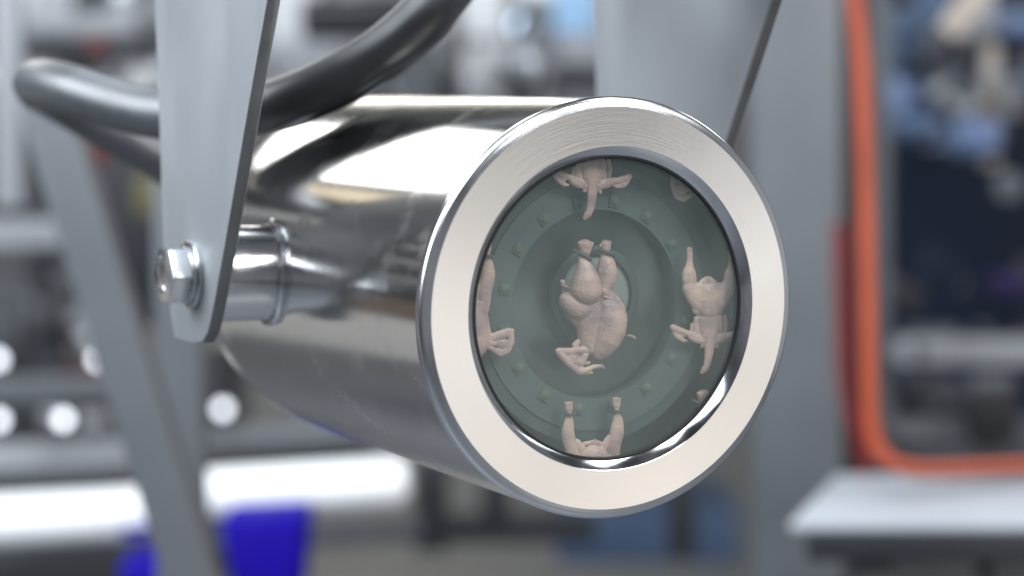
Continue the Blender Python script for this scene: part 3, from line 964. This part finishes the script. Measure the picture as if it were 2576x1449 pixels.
one('black_strip', MB().beam(W(2098, -100, 2.1), W(2104, 1500, 2.1), 0.03, 0.03), P_BLACK, 'black upright strip in the gap beside the grey column', 'duct')  # black upright filling the gap beside the column

# rollers and conveyor at the lower left
cv = thing('roller_conveyor', W(300, 1400, 2.3), 'roller conveyor with bright white rollers at the lower left, below the steel tube', 'conveyor')
MB().rod(W(-140, 1318, 2.2), W(395, 1288, 2.2), 0.0245, 28, 0.012).build('roller', P_WHITE, cv)
MB().rod(W(500, 1246, 2.15), W(1030, 1212, 2.15), 0.0235, 28, 0.012).build('roller', P_WHITE, cv)
MB().rod(W(-120, 1172, 2.5), W(345, 1150, 2.5), 0.022, 24, 0.01).build('roller', P_LIGHT, cv)
MB().rod(W(470, 1120, 2.5), W(930, 1092, 2.5), 0.019, 24, 0.01).build('roller', P_GREY, cv)
MB().beam(W(-150, 1236, 2.6), W(1000, 1150, 2.6), 0.02, 0.02).build('rail', P_DARK, cv)
MB().beam(W(-150, 1400, 2.3), W(1060, 1330, 2.3), 0.022, 0.02).build('rail', P_MID, cv)
one('blue_bin', MB().prism([W(545, 1308, 2.05), W(772, 1298, 2.05), W(752, 1520, 2.05), W(595, 1520, 2.05)], (0, 0.09, 0), 0.008, 3), P_BLUE, 'deep blue plastic bin under the right white roller', 'bin')
one('blue_bin', MB().prism([W(290, 1420, 2.1), W(460, 1410, 2.1), W(445, 1540, 2.1), W(320, 1540, 2.1)], (0, 0.09, 0), 0.008, 3), P_BLUE, 'deep blue plastic bin at the bottom edge, left of the strut foot', 'bin')
one('blue_sign', blk(305, 1326, 415, 1346, 2.14, 0.01, bev=0.002), P_BLUE, 'thin violet blue strip at the right end of the left white roller', 'strip')
one('machine_stand', MB().beam(W(1085, 1150, 2.4), W(1085, 1385, 2.4), 0.036, 0.036, 0.004), P_BLACK, 'black machine leg below the tube, right of the white roller', 'leg')
one('machine_stand', MB().beam(W(1245, 1200, 2.6), W(1248, 1330, 2.6), 0.034, 0.03, 0.004), P_BLACK, 'short black machine leg right below the steel ring on its left', 'leg')
one('machine_stand', MB().beam(W(1715, 1200, 2.5), W(1715, 1405, 2.5), 0.030, 0.03, 0.004), P_BLACK, 'black machine leg below the right part of the steel ring', 'leg')
one('dark_crossbeam', blk(1100, 1300, 1500, 1372, 2.7, 0.05), P_DARK, 'dark cross beam under the steel ring between the black legs', 'beam')
one('blue_pallet', blk(1400, 1290, 1860, 1420, 3.2, 0.30), P_DBLUE, 'dull blue pallet box on the floor behind the right black leg', 'pallet')

# frames and blocks at the left edge
one('guard_beam', MB().beam(W(-80, 590, 2.2), W(190, 585, 2.2), 0.026, 0.026), P_LIGHT, 'light horizontal frame rail at the left edge, level with the bolt', 'rail')
one('guard_beam', MB().beam(W(-80, 985, 2.4), W(420, 965, 2.4), 0.024, 0.024), P_GREY, 'grey horizontal frame rail at the left edge, between the pale light spots', 'rail')
one('grey_cabinet', blk(-160, 700, 175, 1160, 3.0, 0.25), P_MID, 'mid grey cabinet at the left edge below the light frame rail', 'cabinet')
one('grey_cabinet', blk(-160, 260, 140, 540, 3.2, 0.25), P_MID, 'mid grey cabinet at the left edge above the light frame rail', 'cabinet')
one('red_board', blk(165, 820, 330, 950, 2.8, 0.05), P_RED, 'dark red panel left of the diagonal strut', 'panel')
one('partition_board', blk(240, 380, 420, 830, 2.6, 0.05), P_DARK, 'dark upright panel between the diagonal strut and the bracket arm', 'panel')
one('yellow_block', blk(335, 440, 400, 545, 2.3, 0.03), P_YEL, 'olive yellow block just left of the bracket arm', 'block')
one('red_block', blk(205, 350, 262, 420, 2.4, 0.03), P_RED, 'small dark red block just under the hose at the left', 'block')
# boxes added out of view at the left to band the tube's reflection
def slab(name, az, d, z0, z1, wid, m, label, cat):
    c = HUB + dirv(az, 0) * d
    return one(name, MB().box((c[0], c[1], (z0 + z1) / 2), (wid, 0.3, z1 - z0), Matrix.Rotation(math.radians(az), 3, 'Z'), 0.01), m, label, cat)
P_SLAB = mat('slab_paint', (0.55, 0.52, 0.48), 0.5, 0.0, 0.4, var=0.15, scale=5)
P_BROWN = mat('brown_board', (0.15, 0.10, 0.065), 0.5, 0.0, 0.4, var=0.2, scale=8)
slab('added_brown_plank', 50, 2.9, 0.92, 1.10, 1.3, P_BROWN, 'brown chest added out of view, mirrored as a brown band in the tube', 'plank')
slab('added_pale_slab', 48, 2.8, 0.45, 0.90, 1.7, P_SLAB, 'pale bench added out of view, mirrored as a pale band in the tube', 'slab')
for i, (off, z, wd, m, lab) in enumerate((
        (1.35, 2.24, 0.13, P_MID, 'grey rod added high out of view, mirrored near the top of the tube'),
        (1.30, 2.04, 0.10, P_WHITE, 'pale rod added out of view, mirrored above the boss'),
        (1.40, 1.84, 0.17, P_LIGHT, 'light grey rod added out of view, mirrored level with the boss'),
        (1.30, 1.58, 0.12, P_LIGHT, 'thin light grey rod added out of view, mirrored beside the boss'),
        (1.40, 1.30, 0.26, P_COL, 'lowest blue grey rod added out of view, mirrored beside the boss'))):
    p = HUB + TX * off + AX * 1.6
    q = HUB + TX * off + AX * 6.0
    one('added_streak_rod', MB().rod((p[0], p[1], z), (q[0], q[1], z), wd * 0.6, 20), m, lab, 'duct')  # rods added out of view to streak the tube's reflection
# pipework clusters far out of focus
def cluster(name, label, cat, x0, y0, x1, y1, z, n, mats, seed, sz=1.0):
    g = random.Random(seed)
    t_ = thing(name, W((x0 + x1) / 2, y1, z), label, cat)
    for i in range(n):
        x, y, d = g.uniform(x0, x1), g.uniform(y0, y1), z + g.uniform(-0.25, 0.25)
        m = g.choice(mats)
        k = g.random()
        L = g.uniform(25, 120) * sz
        a = g.choice((0, math.pi / 2, g.uniform(0, 3.1)))
        if k < 0.55:
            MB().rod(W(x, y, d), W(x + L * math.cos(a), y + L * math.sin(a), d + 0.01), g.uniform(0.005, 0.016) * sz, 14).build('pipe', m, t_)
        elif k < 0.8:
            MB().box(W(x, y, d), (g.uniform(0.02, 0.06) * sz, 0.03, g.uniform(0.02, 0.06) * sz), Matrix.Rotation(a, 3, 'Y'), 0.004).build('valve_body', m, t_)
        else:
            MB().rod(W(x, y, d), W(x, y, d + 0.02), g.uniform(0.010, 0.02) * sz, 18).build('flange', m, t_)
cluster('pipe_manifold', 'tangle of pipes and valves in the dark upper right, beside the orange cable', 'pipework', 2235, -30, 2590, 350, 2.75, 75, (P_DARK, P_NAVY, P_MID, P_MID, P_DBLUE, P_LIGHT, P_NAVY, P_DULLBLUE, P_DARK), 4, 0.8)
cluster('pipe_manifold', 'tangle of pipes and fittings at the top left above the hose', 'pipework', -30, -20, 400, 240, 2.9, 44, (P_LIGHT, P_MID, P_STEEL, P_PALE, P_DARK, P_GREY), 9)
cluster('pipe_manifold', 'tangle of pipes and fittings between the hose and the right bracket arm', 'pipework', 660, -20, 1500, 240, 3.1, 60, (P_LIGHT, P_MID, P_STEEL, P_PALE, P_DARK, P_DARK, P_GREY), 12)
cluster('pipe_manifold', 'small pipes and fittings below the hose bend at the left edge', 'pipework', -40, 380, 220, 1080, 2.7, 30, (P_LIGHT, P_MID, P_STEEL, P_DARK, P_GREY), 15)
cluster('pipe_manifold', 'dark pipes inside the lower right machine window', 'pipework', 2260, 640, 2600, 1060, 2.5, 16, (P_DARK, P_NAVY, P_BLACK, P_MID), 21)
one('edge_post', MB().beam(W(22, -120, 2.0), W(26, 520, 2.0), 0.024, 0.024), P_LIGHT, 'light upright post in the top left corner', 'post')
one('pale_motor', MB().rod(W(75, 58, 2.7), W(350, 66, 2.7), 0.030), P_LIGHT, 'pale cylindrical motor housing at the top left', 'motor')
one('dark_coupling', MB().rod(W(95, 115, 2.6), W(300, 122, 2.6), 0.012), P_BLACK, 'dark coupling under the pale motor at the top left', 'coupling')
one('red_tag', blk(215, 92, 270, 134, 2.5, 0.01), P_RED, 'small dark red tag on the dark coupling', 'tag')
one('dark_block', blk(270, 196, 352, 262, 2.7, 0.05), P_DARK, 'dark block above the hose, close to the bracket arm', 'block')

# machinery between the bracket arms
one('white_hopper', blk(660, -80, 800, 130, 3.0, 0.15), P_PALE, 'white hopper just right of the left bracket arm', 'hopper')
one('black_motor', MB().rod(W(760, 48, 2.7), W(1020, 40, 2.7), 0.026), P_BLACK, 'black cylindrical motor behind the rising hose', 'motor')
one('grey_case', blk(690, 100, 960, 235, 3.0, 0.15), P_LIGHT, 'light grey case under the black motor', 'case')
one('white_pillar', MB().beam(W(1216, -120, 3.0), W(1216, 260, 3.0), 0.055, 0.05), P_PALE, 'white upright pillar right of the rising hose', 'pillar')
one('grey_case', blk(985, 130, 1160, 280, 3.0, 0.10), P_GREY, 'mid grey case in the gap between the hose and the white pillar', 'case')
one('dark_gap_box', blk(1120, 60, 1185, 300, 3.2, 0.10), P_DARK, 'dark narrow box left of the white pillar', 'box')
one('pale_blue_monitor', blk(1390, -60, 1505, 85, 2.9, 0.03), P_SKY, 'pale blue flat panel beside the right bracket arm', 'panel')
one('beige_base', blk(1400, 90, 1520, 160, 2.9, 0.06), P_LIGHT, 'light base under the pale blue panel', 'base')
one('dark_pedestal', blk(1385, 165, 1530, 235, 2.9, 0.06), P_DARK, 'dark pedestal under the light base', 'pedestal')
one('grey_duct', MB().beam(W(1320, 120, 3.3), W(1320, 300, 3.3), 0.05, 0.05), P_MID, 'grey upright duct right of the white pillar', 'duct')
one('far_machine', blk(560, -160, 1560, 300, 5.0, 0.8), P_LIGHT, 'large grey machine far behind the tube', 'machine')
one('far_machine', blk(-200, -160, 420, 330, 5.0, 0.8), P_GREY, 'large grey machine far behind the hose at the top left', 'machine')
one('far_machine', blk(-300, 860, 560, 1500, 5.2, 0.5), P_MID, 'large dull machine far behind the rollers at the lower left', 'machine')

# glowing discs added in place of blurred glints on the machines
E_GLINT = emis('white_glint', (0.86, 0.88, 0.95), 3.2)
E_BLU = emis('pale_blue_glint', (0.55, 0.75, 0.95), 2.2)
for (x, y, z, r, m, lab) in (
        (247, 905, 2.25, 0.0065, E_GLINT, 'round white highlight disc half hidden by the diagonal strut'),
        (158, 1056, 2.25, 0.0065, E_GLINT, 'round white highlight disc above the light grey roller'),
        (560, 1030, 2.40, 0.0065, E_GLINT, 'round white highlight disc under the steel tube, right of the strut'),
        (-8, 905, 2.25, 0.0065, E_GLINT, 'round white highlight disc cut by the left picture edge, upper one'),
        (-4, 1058, 2.25, 0.0065, E_GLINT, 'round white highlight disc cut by the left picture edge, lower one'),
        (1310, 62, 2.90, 0.012, E_BLU, 'pale blue round highlight disc right of the white pillar')):
    p = W(x, y, z)
    t_ = thing('glint_disc', p, lab, 'glint', None)
    MB().rod(p + np.array([0, 0.004, 0]), p + np.array([0, 0.03, 0]), r * 1.15, 24).build('disc_body', P_MID, t_)
    MB().rod(p, p + np.array([0, 0.0038, 0]), r, 24, 0.0015).build('lens', m, t_)
